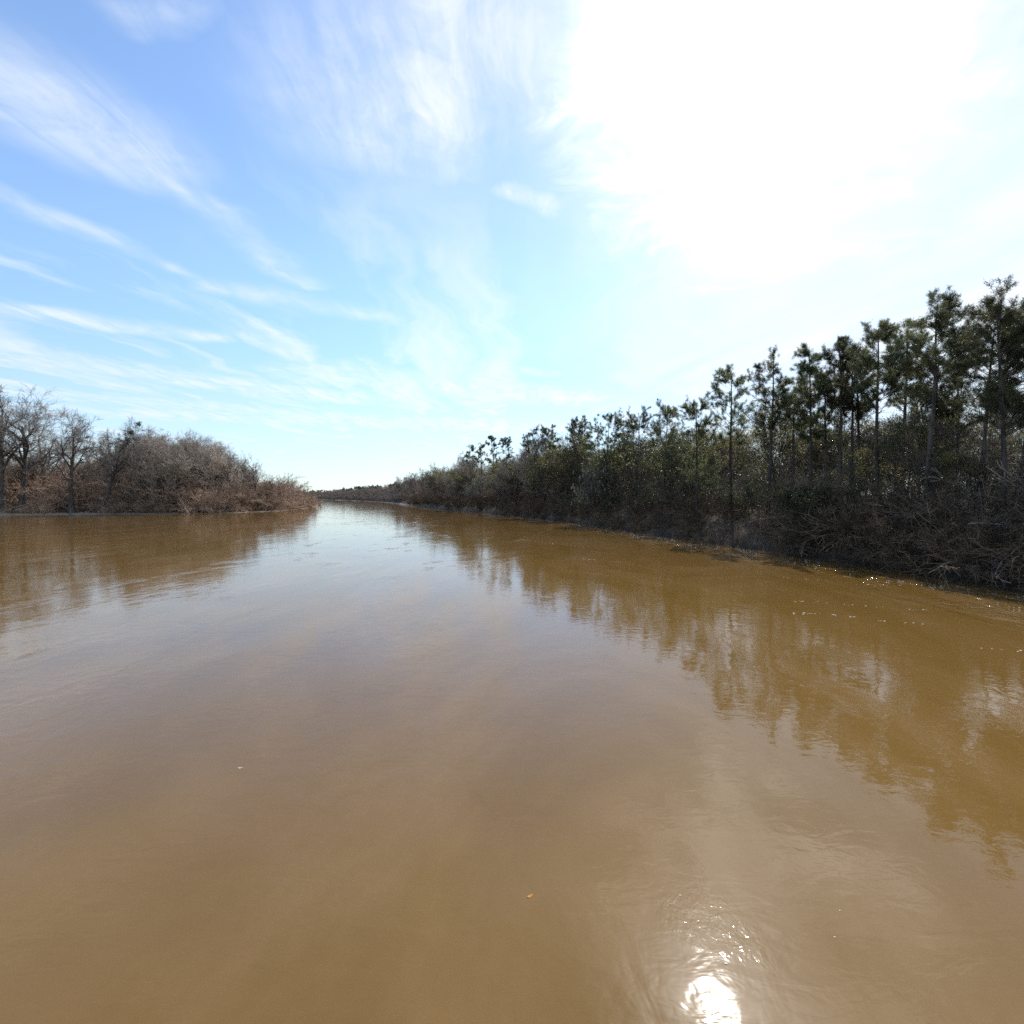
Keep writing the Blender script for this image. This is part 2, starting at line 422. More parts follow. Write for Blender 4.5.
# ------------------------------------------------------------------ bank sampling
def arc(pl):
    pl = np.array(pl, float); s = np.concatenate([[0], np.cumsum(np.hypot(*np.diff(pl, axis=0).T))]); return pl, s
def on_bank(pl, y0, y1, rng, n, d0, d1, sgn):
    """n points set back d0..d1 from the water between y0 and y1"""
    pl, s = arc(pl); i0 = np.interp(y0, pl[:, 1], s); i1 = np.interp(y1, pl[:, 1], s)
    out = []
    u = np.linspace(i0, i1, n) + rng.uniform(-0.5, 0.5, n)*(i1-i0)/n
    for si in u:
        x, y = np.interp(si, s, pl[:, 0]), np.interp(si, s, pl[:, 1])
        x2, y2 = np.interp(si+1, s, pl[:, 0]), np.interp(si+1, s, pl[:, 1])
        t = np.array([x2-x, y2-y]); t /= np.hypot(*t); nrm = np.array([t[1], -t[0]])*sgn
        d = rng.uniform(d0, d1); out.append((x+nrm[0]*d, y+nrm[1]*d))
    return out

# ------------------------------------------------------------------ hero pines on the right bank: x, y, ground-to-top height, crown start, limb length, limbs, density, label
HERO_PINES = [
 (28.53, 28.69, 15.49, 0.50, 2.20, 34, 0.90, 'dark pine at the far right edge, its crown merging with the broad pine beside it'),
 (26.28, 27.35, 15.27, 0.42, 2.80, 44, 0.90, 'broad dense crowned pine near the right edge, the bulkiest tree on the bank'),
 (27.72, 30.26, 15.46, 0.52, 2.20, 34, 0.80, 'full pine just left of the broad dense crowned pine near the right edge'),
 (31.42, 35.91, 15.71, 0.50, 1.70, 26, 0.80, 'shorter pine filling the gap just right of the tallest pine'),
 (26.38, 32.79, 17.51, 0.52, 2.10, 44, 0.90, 'tallest pine, with an open rounded top standing clear above its neighbours'),
 (31.46, 38.08, 14.78, 0.30, 1.90, 40, 0.80, 'thin pine close behind the trunk of the tallest pine, reaching half its crown'),
 (29.71, 39.31, 17.74, 0.55, 1.90, 30, 0.90, 'pine with a full crown immediately left of the tallest pine'),
 (26.30, 36.69, 16.68, 0.55, 2.20, 40, 1.10, 'straight dark trunked pine second to the left of the tallest pine'),
 (28.57, 42.27, 16.96, 0.60, 1.50, 26, 1.00, 'slim pine with a small high crown, right one of two thin close set trunks'),
 (27.23, 41.00, 15.93, 0.60, 1.40, 24, 1.00, 'slim pine with a small high crown, left one of two thin close set trunks'),
 (25.96, 40.64, 16.86, 0.58, 1.70, 32, 1.00, 'pine with a dark rounded tuft on top, left of the two thin close set trunks'),
 (26.65, 43.45, 15.71, 0.50, 1.80, 34, 0.80, 'pine between two higher topped pines, its crown set lower than both'),
 (24.17, 41.52, 16.57, 0.45, 1.50, 38, 0.80, 'narrow pine with a pointed bare looking leader and thick dark lower trunk'),
 (24.31, 44.46, 14.77, 0.60, 1.90, 26, 1.00, 'pine with a thin pale trunk and a flat crown lower than its right neighbour'),
 (22.81, 45.62, 16.92, 0.50, 2.20, 32, 0.80, 'tall sparse pine with a wide flat tuft on top and open gaps below'),
 (21.32, 49.85, 16.46, 0.50, 2.50, 34, 0.90, 'layered pine with wide spreading tiers standing alone left of the sparse pine'),
 (18.41, 50.96, 13.16, 0.30, 2.30, 44, 1.10, 'bushy pine with low branches and a dark trunk reaching down to the water'),
 (18.90, 64.50, 14.83, 0.55, 2.30, 36, 1.20, 'round topped pine, right one of a pair of dome shaped crowns'),
 (17.97, 74.81, 15.98, 0.50, 2.80, 42, 1.20, 'round topped pine, left one of a pair of dome shaped crowns'),
 (14.14, 78.70, 15.68, 0.35, 3.20, 50, 1.20, 'heavy dark pine left of the two dome shaped crowns'),
 (11.71, 96.69, 17.97, 0.50, 2.80, 40, 1.00, 'pine with a lacy rounded top just left of the heavy dark pine'),
 (9.41, 100.42, 15.18, 0.40, 2.00, 30, 1.10, 'short dark pine tucked between two taller lacy topped pines'),
 (7.93, 109.71, 18.79, 0.60, 2.30, 24, 0.80, 'lacy open pine, right one of two lollipop tops halfway along the bank'),
 (4.52, 115.78, 19.38, 0.55, 2.40, 26, 0.90, 'layered lollipop pine, left one of two halfway along the bank'),
 (-1.65, 140.45, 20.19, 0.60, 2.20, 22, 0.90, 'rightmost pine in the row of four at the river end of the bank'),
 (-4.48, 143.36, 20.80, 0.60, 2.30, 22, 0.90, 'second pine from the right in the row of four at the river end'),
 (-8.88, 151.55, 20.28, 0.60, 2.30, 20, 0.90, 'third pine from the right in the row of four at the river end'),
 (-12.85, 158.47, 20.10, 0.50, 2.30, 22, 0.90, 'last small layered pine, leftmost in the row of four nearest the distant bend'),
]
for i, (x, y, top, c0, Lm, nl, de, lab) in enumerate(HERO_PINES):
    g0 = gz(x, y); H = (top - g0)*(0.935 if y < 36 else 0.96 if y < 50 else 1.0) - 0.25
    far = y > 75
    wood, fol = pine_geo(100+i, H, c0, Lm*(1.25 if 50 < y < 110 else 1.0), nl, de, lean=0.045, r=0.0125*H if y < 60 else None, nl=0.22 if not far else 0.34, nw=0.024 if not far else 0.05, tuft=30 if not far else 18)
    t = thing('pine_tree', (x, y, g0), 0, lab, 'pine tree', 'pines along the right bank')
    mesh_obj('trunk', wood.mesh('pine_trunk', M['pine_bark']), t)
    mesh_obj('crown', fol.mesh('pine_crown', M['needle'], False), t)

# ------------------------------------------------------------------ shared plant prototypes
def build_pine(seed, H, **k):
    w, f = pine_geo(seed, H, **k); return [('trunk', w.mesh('pine_trunk', M['pine_bark'])), ('crown', f.mesh('pine_crown', M['needle'], False))]
def build_bare(seed, H, wm, tm, **k):
    w, t, e, A, B = bare_geo(seed, H, **k); return [('trunk', w.mesh('bare_trunk', M[wm])), ('crown', t.mesh('bare_crown', M[tm]))]
def build_leafy(seed, H, lm, size=0.11, n=3, sp=0.12, keep=0.6, **k):
    w, t, e, A, B = bare_geo(seed, H, **k); rng = np.random.default_rng(seed+7)
    # foliage gathers in clumps: drop whole regions of twig ends
    f = np.sin(e[:, 0]*1.9+seed)+np.sin(e[:, 1]*2.1+seed*2)+np.sin(e[:, 2]*2.4+seed*3)
    e = e[f + rng.normal(0, 0.6, len(e)) > np.quantile(f, 1-keep)]
    w.merge(t); g = Geo(); leaves(rng, g, e, size, n, sp)
    return [('trunk', w.mesh('leafy_trunk', M['dark_bark'])), ('crown', g.mesh('leafy_crown', M[lm], False))]
PROTO = {}
def plant(kind, name, parts_list, x, y, rz, sc, label, cat, group, z=None):
    """first plant of a kind is built from its parts, the others are copies"""
    k = (kind,)
    loc = (x, y, gz(x, y) if z is None else z)
    if kind not in PROTO:
        o = thing(name, loc, rz, label, cat, group, sc)
        for pn, me in parts_list: mesh_obj(pn, me, o)
        PROTO[kind] = o; return o
    return dup(PROTO[kind], loc, rz, sc, label, group)
SPROTO = {}
def shrub(kind, name, me, x, y, rz, sc, label, cat, group, z=None):
    o = bpy.data.objects.new(name, me); COL.objects.link(o)
    o.location = (x, y, gz(x, y) if z is None else z); o.rotation_euler = (0, 0, rz); o.scale = sc
    return tag(o, label, cat, group)

rng = np.random.default_rng(5)
def scl(a, b):
    h = rng.uniform(a, b); w = h*rng.uniform(0.85, 1.2); return (w, w, h)

pines_b = [build_pine(300+i, 14.5, crown0=0.5, Lmax=2.0, n_limb=34, nl=0.3, nw=0.034, tuft=20) for i in range(5)]
bare_b = [build_bare(320+i, 12.5, 'dark_bark', 'dark_twig', fork=0.25, n1=12, n2=6, n3=6, n4=5, tw=0.018, r=0.10, up=0.12) for i in range(6)]
leafy_b = [build_leafy(340+i, 11.5, 'olive', size=0.14, n=4, sp=0.16, fork=0.2, n1=13, n2=6, n3=6, n4=3, tw=0.016, r=0.09, up=0.08, spread=0.9, keep=0.55) for i in range(5)]
darkl_b = [build_leafy(360+i, 11.5, 'dark_leaf', size=0.14, n=4, sp=0.16, fork=0.15, n1=11, n2=6, n3=6, n4=3, tw=0.014, r=0.09, up=0.08, keep=0.6) for i in range(3)]
brush_m = []
for i in range(7):
    g, e = shrub_geo(400+i, 2.6, 0.9 if i < 4 else 1.5, 24, 8, 5, 0.012, 0.02, -0.10 if i < 4 else -0.2)
    brush_m.append(g.mesh('brush', M['brush']))
glossy_m = []
for i in range(3):
    g, e = shrub_geo(420+i, 2.6, 0.9, 16, 7, 3, 0.012, 0.022, -0.04)
    f = Geo(); leaves(np.random.default_rng(430+i), f, e, 0.13, 5, 0.10); glossy_m.append((g.mesh('shrub_stems', M['brush']), f.mesh('shrub_leaves', M['glossy'], False)))

# --- right bank, near stretch
GP = 'pines set back behind the right bank'
for i, (x, y) in enumerate(on_bank(RIGHT, 0, 130, rng, 18, 14, 45, 1)):
    plant(('pb', i % 5), 'pine_tree', pines_b[i % 5], x, y, rng.uniform(0, 6.28), scl(0.6, 0.85), 'slender dark pine half hidden behind the front row of right bank pines', 'pine tree', GP)
GB = 'bare trees in the right bank understory'
for i, (x, y) in enumerate(on_bank(RIGHT, 2, 118, rng, 56, 7.0, 32, 1)):
    plant(('bb', i % 6), 'bare_tree', bare_b[i % 6], x, y, rng.uniform(0, 6.28), scl(0.35, 0.85), 'thin leafless grey tree in the crowded understory beneath the right bank pines', 'tree', GB)
GL = 'olive green leafy trees in the right bank understory'
for i, (x, y) in enumerate(on_bank(RIGHT, 2, 128, rng, 84, 5, 34, 1)):
    plant(('lb', i % 5), 'leafy_tree', leafy_b[i % 5], x, y, rng.uniform(0, 6.28), scl(0.38, 0.58) if y < 34 else scl(0.5, 0.8) if y < 44 else scl(0.75, 1.12), 'olive green leafy tree among the trunks of the right bank pines', 'tree', GL)
GD = 'dark evergreen trees in the right bank understory'
for i, (x, y) in enumerate(on_bank(RIGHT, 24, 128, rng, 28, 3.0, 22, 1)):
    plant(('dl', i % 3), 'evergreen_tree', darkl_b[i % 3], x, y, rng.uniform(0, 6.28), scl(0.6, 1.05), 'dark evergreen broadleaf tree in shade beneath the right bank pines', 'tree', GD)
GS = 'bare brush bushes along the right waterline'
for d0, d1, n, s0, s1 in ((-0.2, 2.0, 76, 0.35, 1.0), (2.4, 6.5, 66, 0.5, 1.25)):
    for i, (x, y) in enumerate(on_bank(RIGHT, 6, 120, rng, n, d0, d1, 1)):
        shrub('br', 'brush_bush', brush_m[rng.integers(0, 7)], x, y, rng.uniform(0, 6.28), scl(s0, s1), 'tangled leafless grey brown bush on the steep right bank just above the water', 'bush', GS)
pale_m = []
for i in range(4):
    g, e = shrub_geo(450+i, 2.6, 1.7, 20, 7, 4, 0.016, 0.026, -0.17, 0.15); pale_m.append(g.mesh('tangle', M['pale_brush']))
for d0, d1, n in ((0.5, 1.8, 16), (1.5, 5.5, 22)):
    for i, (x, y) in enumerate(on_bank(RIGHT, 19, 36, rng, n, d0, d1, 1)):
        shrub('pt', 'brush_tangle', pale_m[i % 4], x, y, rng.uniform(0, 6.28), scl(0.7, 1.35), 'pale grey sprawling brush arching over the water at the near right bank', 'brush', 'pale brush tangles at the near right bank', max(0.05, gz(x, y)))
o = thing('evergreen_bush', (20.3, 35.2, gz(20.3, 35.2)), 0.4, 'black looking dense evergreen bush hanging to the water beside the pale brush', 'bush')
w, t, e, A, B = bare_geo(471, 5.0, fork=0.05, spread=1.2, n1=14, n2=7, n3=6, n4=3, tw=0.014, r=0.07, up=-0.02); w.merge(t)
f = Geo(); leaves(np.random.default_rng(472), f, e, 0.12, 4, 0.12)
mesh_obj('stems', w.mesh('evergreen_stems', M['dark_bark']), o); mesh_obj('foliage', f.mesh('evergreen_foliage', M['dark_leaf'], False), o)
GG = 'glossy leaved shrubs on the right bank'
for i, (x, y) in enumerate(on_bank(RIGHT, 18, 90, rng, 24, 1.5, 10, 1)):
    parts = [('stems', glossy_m[i % 3][0]), ('foliage', glossy_m[i % 3][1])]
    plant(('gl', i % 3), 'evergreen_shrub', parts, x, y, rng.uniform(0, 6.28), scl(0.8, 1.5), 'evergreen shrub with shiny leaves glinting among the right bank trunks', 'shrub', GG)

# --- right bank, middle stretch
GM = 'bare trees on the middle stretch of the right bank'
mid_bare = [build_bare(500+i, 16.5, 'dark_bark', 'far_twig', fork=0.25, n1=10, n2=6, n3=6, n4=5, tw=0.03, r=0.11, up=0.11) for i in range(5)]
mid_leaf = [build_leafy(520+i, 15.0, 'olive' if i < 2 else 'dark_leaf', size=0.22, n=3, sp=0.2, fork=0.2, n1=10, n2=6, n3=5, n4=3, tw=0.02, r=0.1) for i in range(4)]
for i, (x, y) in enumerate(on_bank(RIGHT, 100, 330, rng, 84, 1, 30, 1)):
    plant(('mb', i % 5), 'bare_tree', mid_bare[i % 5], x, y, rng.uniform(0, 6.28), scl(0.65, 1.0), 'grey leafless tree in the wooded right bank where the river narrows away', 'tree', GM)
for i, (x, y) in enumerate(on_bank(RIGHT, 90, 240, rng, 60, 2, 24, 1)):
    plant(('ml', i % 4), 'leafy_tree', mid_leaf[i % 4], x, y, rng.uniform(0, 6.28), scl(0.7, 1.05), 'green leafy tree mixed into the bare woods farther along the right bank', 'tree', 'leafy trees on the middle stretch of the right bank')
mid_brush = []
for i in range(4):
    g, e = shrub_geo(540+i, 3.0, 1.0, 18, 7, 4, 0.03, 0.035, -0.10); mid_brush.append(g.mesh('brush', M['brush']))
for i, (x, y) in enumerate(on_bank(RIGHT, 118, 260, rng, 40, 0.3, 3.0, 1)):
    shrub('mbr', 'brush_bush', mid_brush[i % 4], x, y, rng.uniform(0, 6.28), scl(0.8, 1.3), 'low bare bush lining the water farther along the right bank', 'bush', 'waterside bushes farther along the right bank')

# --- far woods: one mass
fw = Geo(); lowp = []
for i in range(5):
    w, t, e, A, B = bare_geo(600+i, 12.0, fork=0.08, n1=9, n2=5, n3=4, n4=3, tw=0.07, r=0.14, up=0.1); w.merge(t); lowp.append(w)
lowb = []
for i in range(3):
    g, e = shrub_geo(660+i, 4.0, 1.0, 16, 5, 3, 0.07, 0.05, -0.08); lowb.append(g)
for (x, y) in on_bank(RIGHT, 320, 1300, rng, 340, 1, 12, 1) + on_bank(RIGHT, 320, 1300, rng, 220, 12, 60, 1) + on_bank(LEFT, 360, 1200, rng, 60, 3, 30, -1):
    fw.merge(lowp[rng.integers(0, 5)], (x, y, gz(x, y)), rng.uniform(0, 6.28), scl(0.8, 1.15))
for (x, y) in on_bank(RIGHT, 300, 1300, rng, 420, 0.5, 6, 1):
    fw.merge(lowb[rng.integers(0, 3)], (x, y, gz(x, y)), rng.uniform(0, 6.28), scl(0.8, 1.4))
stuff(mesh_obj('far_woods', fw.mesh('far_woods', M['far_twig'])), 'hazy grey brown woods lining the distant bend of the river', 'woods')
fp = Geo()
lowpine = []
for i in range(3):
    w, f = pine_geo(640+i, 14.0, 0.3, 3.2, 24, 0.5, nl=0.9, nw=0.25, tuft=7); lowpine.append(f)
for (x, y) in on_bank(RIGHT, 330, 1300, rng, 110, 8, 40, 1):
    sx_, _, sz_ = scl(0.72, 0.95); fp.merge(lowpine[rng.integers(0, 3)], (x, y, gz(x, y)), rng.uniform(0, 6.28), (sx_*1.35, sx_*1.35, sz_))
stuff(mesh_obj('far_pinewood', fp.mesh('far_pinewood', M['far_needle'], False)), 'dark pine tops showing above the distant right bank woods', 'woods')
# the wood goes on behind the trees one can tell apart
dw = Geo(); lowd = []
for i in range(4):
    w, t, e, A, B = bare_geo(680+i, 13.0, fork=0.12, n1=10, n2=6, n3=4, n4=3, tw=0.035, r=0.13, up=0.1); w.merge(t); lowd.append(w)
lowb2 = []
for i in range(4):
    g, e = shrub_geo(690+i, 3.2, 1.0, 18, 6, 3, 0.03, 0.03, -0.08); lowb2.append(g)
for (x, y) in on_bank(RIGHT, -20, 330, rng, 90, 32, 75, 1) + on_bank(RIGHT, 105, 330, rng, 90, 4, 32, 1):
    dw.merge(lowd[rng.integers(0, 4)], (x, y, gz(x, y)), rng.uniform(0, 6.28), scl(0.75, 1.05))
for (x, y) in on_bank(RIGHT, -5, 320, rng, 290, 6, 50, 1):
    k = float(np.interp(y, [20, 50, 90], [0.75, 1.0, 1.5]))
    dw.merge(lowb2[rng.integers(0, 4)], (x, y, gz(x, y)), rng.uniform(0, 6.28), scl(0.8*k, 1.6*k))
stuff(mesh_obj('deep_woods', dw.mesh('deep_woods', M['dark_twig'])), 'dim tangle of brush and thin trees deep behind the right bank', 'woods')
df = Geo()
for i in range(3):
    w, f = pine_geo(670+i, 14.0, 0.35, 2.4, 26, 0.6, nl=0.5, nw=0.10, tuft=10); lowd[i] = f
for (x, y) in on_bank(RIGHT, -20, 330, rng, 70, 38, 90, 1):
    df.merge(lowd[rng.integers(0, 3)], (x, y, gz(x, y)), rng.uniform(0, 6.28), scl(0.75, 1.0))
stuff(mesh_obj('deep_pinewood', df.mesh('deep_pinewood', M['needle'], False)), 'dark needle foliage of the pinewood far back from the right bank', 'woods')

# ------------------------------------------------------------------ left bank
HERO_LEFT = [
 (-112.93, 118.00, 31.20, dict(fork=0.42,spread=1.35,n1=11,n2=7,n3=7,n4=5,tw=0.04,r=0.72,up=0.03,wig=0.2,limb=0.8), [], 'largest bare tree on the left bank, thick trunk dividing into a wide flat topped crown'),
 (-116.04, 116.50, 31.53, dict(fork=0.35,spread=1.1,n1=10,n2=7,n3=6,n4=5,tw=0.04,r=0.68,up=0.05,wig=0.2,limb=0.78), [], 'dark bare tree cut by the left edge of the photo'),
 (-101.92, 118.60, 25.54, dict(fork=0.35,spread=0.7,n1=12,n2=6,n3=6,n4=6,tw=0.036,r=0.6,up=0.07,wig=0.2,limb=0.72), [], 'bare tree with a straight dark trunk at the water and crooked short limbs'),
 (-97.04, 120.30, 23.50, dict(fork=0.5,spread=0.75,n1=10,n2=7,n3=7,n4=6,tw=0.036,r=0.55,limb=0.72,up=0.03,wig=0.15,lean=(0.36,0.1)), [0,9,22], 'bare tree leaning to the right with green mistletoe balls in its top'),
 (-84.72, 125.00, 20.11, dict(fork=0.25,spread=0.9,n1=5,n2=7,n3=7,n4=6,tw=0.036,r=0.6,limb=0.7,up=0.09,wig=0.11,stems=5), [], 'vase shaped bare tree with several stems and a rounded fine twigged crown'),
 (-103.89, 135.00, 23.25, dict(fork=0.3,spread=0.8,n1=11,n2=7,n3=7,n4=6,tw=0.036,r=0.4,up=0.08), [], 'bare tree behind the leaning tree with mistletoe'),
 (-85.53, 136.00, 20.20, dict(fork=0.25,spread=1.0,n1=12,n2=7,n3=7,n4=6,tw=0.036,r=0.38,up=0.07), [], 'bare tree between the vase shaped tree and the round topped tree to its right'),
 (-81.17, 139.00, 19.20, dict(fork=0.2,spread=1.1,n1=12,n2=8,n3=7,n4=6,tw=0.036,r=0.36,up=0.05), [], 'broad round topped bare tree, last high crown before the left shore drops'),
 (-76.55, 142.00, 15.09, dict(fork=0.2,spread=1.1,n1=11,n2=7,n3=7,n4=6,tw=0.036,r=0.3,up=0.05), [], 'lower rounded bare tree on the right flank of the left bank wood'),
 (-69.95, 141.00, 16.12, dict(fork=0.3,spread=0.6,n1=8,n2=4,n3=4,n4=3,tw=0.04,r=0.2,up=0.14), [], 'small sparse bare tree poking up alone above the russet brush near the point'),
 (-118.32, 130.00, 29.64, dict(fork=0.35,spread=1.0,n1=11,n2=7,n3=7,n4=6,tw=0.036,r=0.4,up=0.07), [], 'bare tree close behind the largest one, filling the gap to the straight dark trunk'),
]
for i, (x, y, top, kw, mist, lab) in enumerate(HERO_LEFT):
    g0 = gz(x, y); H = top-g0
    w, t, e, A, B = bare_geo(700+i, H, **kw)
    # scale the crown so that its top reaches the height seen
    zmax = max(v[:, 2].max() for v in t.v); k = H/zmax
    o = thing('bare_tree', (x, y, g0), 0, lab, 'tree', 'big bare trees on the left bank', (k, k, k))
    mesh_obj('trunk', w.mesh('bare_trunk', M['dark_bark'] if i < 4 or i % 2 else M['grey_bark']), o)
    mesh_obj('crown', t.mesh('bare_crown', M['ash_twig'] if i in (0, 1, 2, 3, 9) else M['grey_twig']), o)
    if mist:
        tips = B[:, -1]; tips = tips[np.argsort(-tips[:, 2])]
        for j in mist:
            f = Geo(); leaves(np.random.default_rng(j), f, np.zeros((1, 3)), 0.3, 260, 0.26, 0.3)
            mesh_obj('mistletoe', f.mesh('mistletoe', M['mistletoe'], False), o, tuple(tips[j]))

left_bare = [build_bare(740+i, 21.0, 'grey_bark', 'grey_twig', fork=0.18, n1=12, n2=7, n3=6, n4=5, tw=0.03, r=0.16, up=0.10, stems=1 if i < 4 else 4) for i in range(6)]
left_brush = []
for i in range(6):
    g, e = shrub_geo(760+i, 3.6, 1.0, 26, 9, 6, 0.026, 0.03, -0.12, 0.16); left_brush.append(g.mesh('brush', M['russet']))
LB = [(x, y) for (x, y) in LEFT]
def left_h(x, y):
    # the wood thins and lowers toward the point
    return float(np.interp(x/y, [-1.1, -0.95, -0.8, -0.62, -0.55, -0.5, -0.46], [1.15, 1.1, 1.0, 0.97, 0.78, 0.5, 0.3]))
for i, (x, y) in enumerate(on_bank(LEFT, 60, 190, rng, 96, 4, 48, -1)):
    h = left_h(x, y)
    if h < 0.4: continue
    h *= float(np.interp(x/y, [-0.80, -0.70], [0.68, 1.0]))
    s = scl(0.8*h, 1.1*h)
    plant(('ltb', i % 6), 'bare_tree', left_bare[i % 6], x, y, rng.uniform(0, 6.28), s, 'grey brown leafless tree in the dense winter wood behind the left shore', 'tree', 'bare trees filling the left bank wood')
for d0, d1, n, s0, s1 in ((1.0, 4, 58, 0.6, 1.5), (4, 12, 56, 1.2, 2.5)):
    for i, (x, y) in enumerate(on_bank(LEFT, 80, 200, rng, n, d0, d1, -1)):
        k = float(np.interp(x/y, [-0.80, -0.66], [0.5, 1.0]))
        shrub('lbr', 'brush_bush', left_brush[rng.integers(0, 6)], x, y, rng.uniform(0, 6.28), scl(s0*k, s1*k), 'russet brown leafless bush in the thick brush along the left shore', 'bush', 'russet bushes along the left shore')
for i, (x, y) in enumerate(on_bank(LEFT, 195, 330, rng, 16, 1, 8, -1)):
    shrub('lbr', 'brush_bush', left_brush[i % 6], x, y, rng.uniform(0, 6.28), scl(0.7, 1.0), 'russet brown leafless bush in the thick brush along the left shore', 'bush', 'russet bushes along the left shore')

# two trees hung with grey moss on the right bank
for i, (x, y, H, lab) in enumerate([(11.6, 76.0, 8.5, 'low tree draped in grey green hanging moss, leaning over the right waterline'), (-9.0, 141.0, 9.5, 'far pale tree hung with moss where the right bank wood begins to drop away')]):
    w_, t_, e_, A_, B_ = bare_geo(800+i, H, fork=0.15, spread=1.4, n1=11, n2=6, n3=6, n4=3, tw=0.02, r=0.12, up=0.02)
    w_.merge(t_); r3 = np.random.default_rng(810+i); f_ = Geo()
    c = e_[r3.random(len(e_)) < 0.45]; L = r3.uniform(0.2, 0.75, len(c)); ang = r3.uniform(0, 6.28, len(c))
    sd = np.stack([np.cos(ang), np.sin(ang), 0*ang], 1)*0.05
    dn = np.stack([0*L, 0*L, -L], 1)
    Vm = np.stack([c-sd, c+sd, c+sd*0.9+dn*0.6, c+dn, c-sd*0.9+dn*0.6], 1).reshape(-1, 3); k0 = np.arange(len(c))*5
    f_.add(Vm, np.stack([k0, k0+1, k0+2, k0+4], 1), np.stack([k0+4, k0+2, k0+3], 1))
    o = thing('mossy_tree', (x, y, gz(x, y)), 0, lab, 'tree')
    mesh_obj('trunk', w_.mesh('mossy_trunk', M['grey_bark']), o); mesh_obj('moss', f_.mesh('moss', M['moss'], False), o)
lw = Geo(); lt = []
for i in range(4):
    g, e = shrub_geo(780+i, 5.0, 0.9, 18, 6, 3, 0.04, 0.04, -0.06); lt.append(g)
def left_lot(n, a0, a1, y0, y1):
    r2 = np.random.default_rng(77); out = []
    while len(out) < n:
        y = r2.uniform(y0, y1); x = r2.uniform(a0, a1)*y
        if float(signed(np.array([x]), np.array([y]))[0][0]) > 3: out.append((x, y))
    return out
for i, (x, y) in enumerate(left_lot(28, -1.15, -0.72, 128, 170)):
    plant(('ltb', i % 6), 'bare_tree', left_bare[i % 6], x, y, rng.uniform(0, 6.28), scl(0.55, 0.85), 'grey brown leafless tree in the dense winter wood behind the left shore', 'tree', 'bare trees filling the left bank wood')
for (x, y) in on_bank(LEFT, 60, 185, rng, 150, 9, 55, -1) + left_lot(110, -1.2, -0.72, 121, 175):
    k = min(1.0, left_h(x, y)+0.1)
    lw.merge(lt[rng.integers(0, 4)], (x, y, gz(x, y)), rng.uniform(0, 6.28), scl(1.0*k, 2.0*k))
stuff(mesh_obj('thicket', lw.mesh('thicket', M['russet'])), 'dense brown thicket filling the floor of the left bank wood', 'thicket')
# ------------------------------------------------------------------ driftwood, floating leaf
def branch_obj(name, seed, loc, d, L, r, label, cat, group, mat='bleached', up=0.0, n=6):
    rg = np.random.default_rng(seed); g = Geo()
    P = march(rg, np.zeros((1, 3)), unit(np.array([d], float)), np.array([L]), 8, up, 0.10); RP = r*(1-0.7*np.linspace(0, 1, 8))[None, :]
    tubes(g, P, RP, 7)
    A, RA = sprout(rg, P, RP, n, 0.25, 1.0, (0.4, 1.0), lambda t, pl, rng, m: L*rng.uniform(0.12, 0.4, m), 5, up, 0.15, 0.6, r*0.2); tubes(g, A, RA, 5)
    B, RB = sprout(rg, A, RA, 3, 0.3, 1.0, (0.4, 1.0), lambda t, pl, rng, m: L*rng.uniform(0.05, 0.15, m), 4, up, 0.15, 0.6, r*0.1); tubes(g, B, RB, 4)
    o = mesh_obj(name, g.mesh(name, M[mat]), None, loc); return tag(o, label, cat, group)
GF = 'fallen branches on the right bank'
branch_obj('fallen_branch', 901, (20.88, 27.2, 0.87), (1, -0.1, 0.05), 4.2, 0.035, 'pale forked branch lying out low over the water in the right bank tangle', 'branch', GF, 'bleached', 0.01, 6)
branch_obj('fallen_branch', 902, (21.82, 24.5, 2.71), (1, 0.1, 0.02), 2.6, 0.035, 'pale bare branch stretched level in the middle of the right bank brush', 'branch', GF, 'bleached', 0, 6)
branch_obj('fallen_branch', 903, (21.79, 33, 3.48), (1, -0.2, 0.03), 3, 0.03, 'long grey branch lying level high in the brush left of the right bank tangle', 'branch', GF, 'bleached', 0, 6)
branch_obj('fallen_branch', 904, (22.24, 22.5, 1.76), (-0.6, -0.2, -0.25), 2.2, 0.035, 'bleached branch drooping toward the water at the right edge of the photo', 'branch', GF, 'bleached', -0.03, 6)
branch_obj('fallen_branch', 905, (21.19, 31, 0.67), (1, -0.1, -0.06), 3.5, 0.035, 'grey branch trailing just above the riffle at the foot of the right bank', 'branch', GF, 'bleached', 0, 6)
branch_obj('fallen_branch', 906, (21.17, 26.9, 0.32), (0.8, -0.2, 0.25), 1.6, 0.04, 'short pale snag with upturned twigs at the foot of the right bank', 'branch', GF, 'bleached', 0.05, 8)
branch_obj('fallen_branch', 907, (19.81, 34.5, 0.63), (0.5, -0.5, -0.1), 1.6, 0.03, 'small pale branch dipping into dark shade at the waterline', 'branch', GF, 'bleached', 0, 6)
branch_obj('drift_log', 910, (-115.5, 112.2, 0.05), (1, 0.1, 0.0), 9, 0.16, 'long pale drift log lying along the edge of the left shore', 'log', None, 'bleached', 0, 3)
branch_obj('drift_log', 911, (-101, 115.9, 0.05), (1, 0.12, 0.0), 5, 0.13, 'short pale drift log near the straight dark trunk on the left shore', 'log', None, 'bleached', 0, 3)
branch_obj('leaning_snag', 912, (-85, 126, 1.2), (0.75, 0, 1), 6.5, 0.22, 'bare dead pole leaning right out of the russet brush on the left shore', 'snag', None, 'dark_bark', 0, 3)
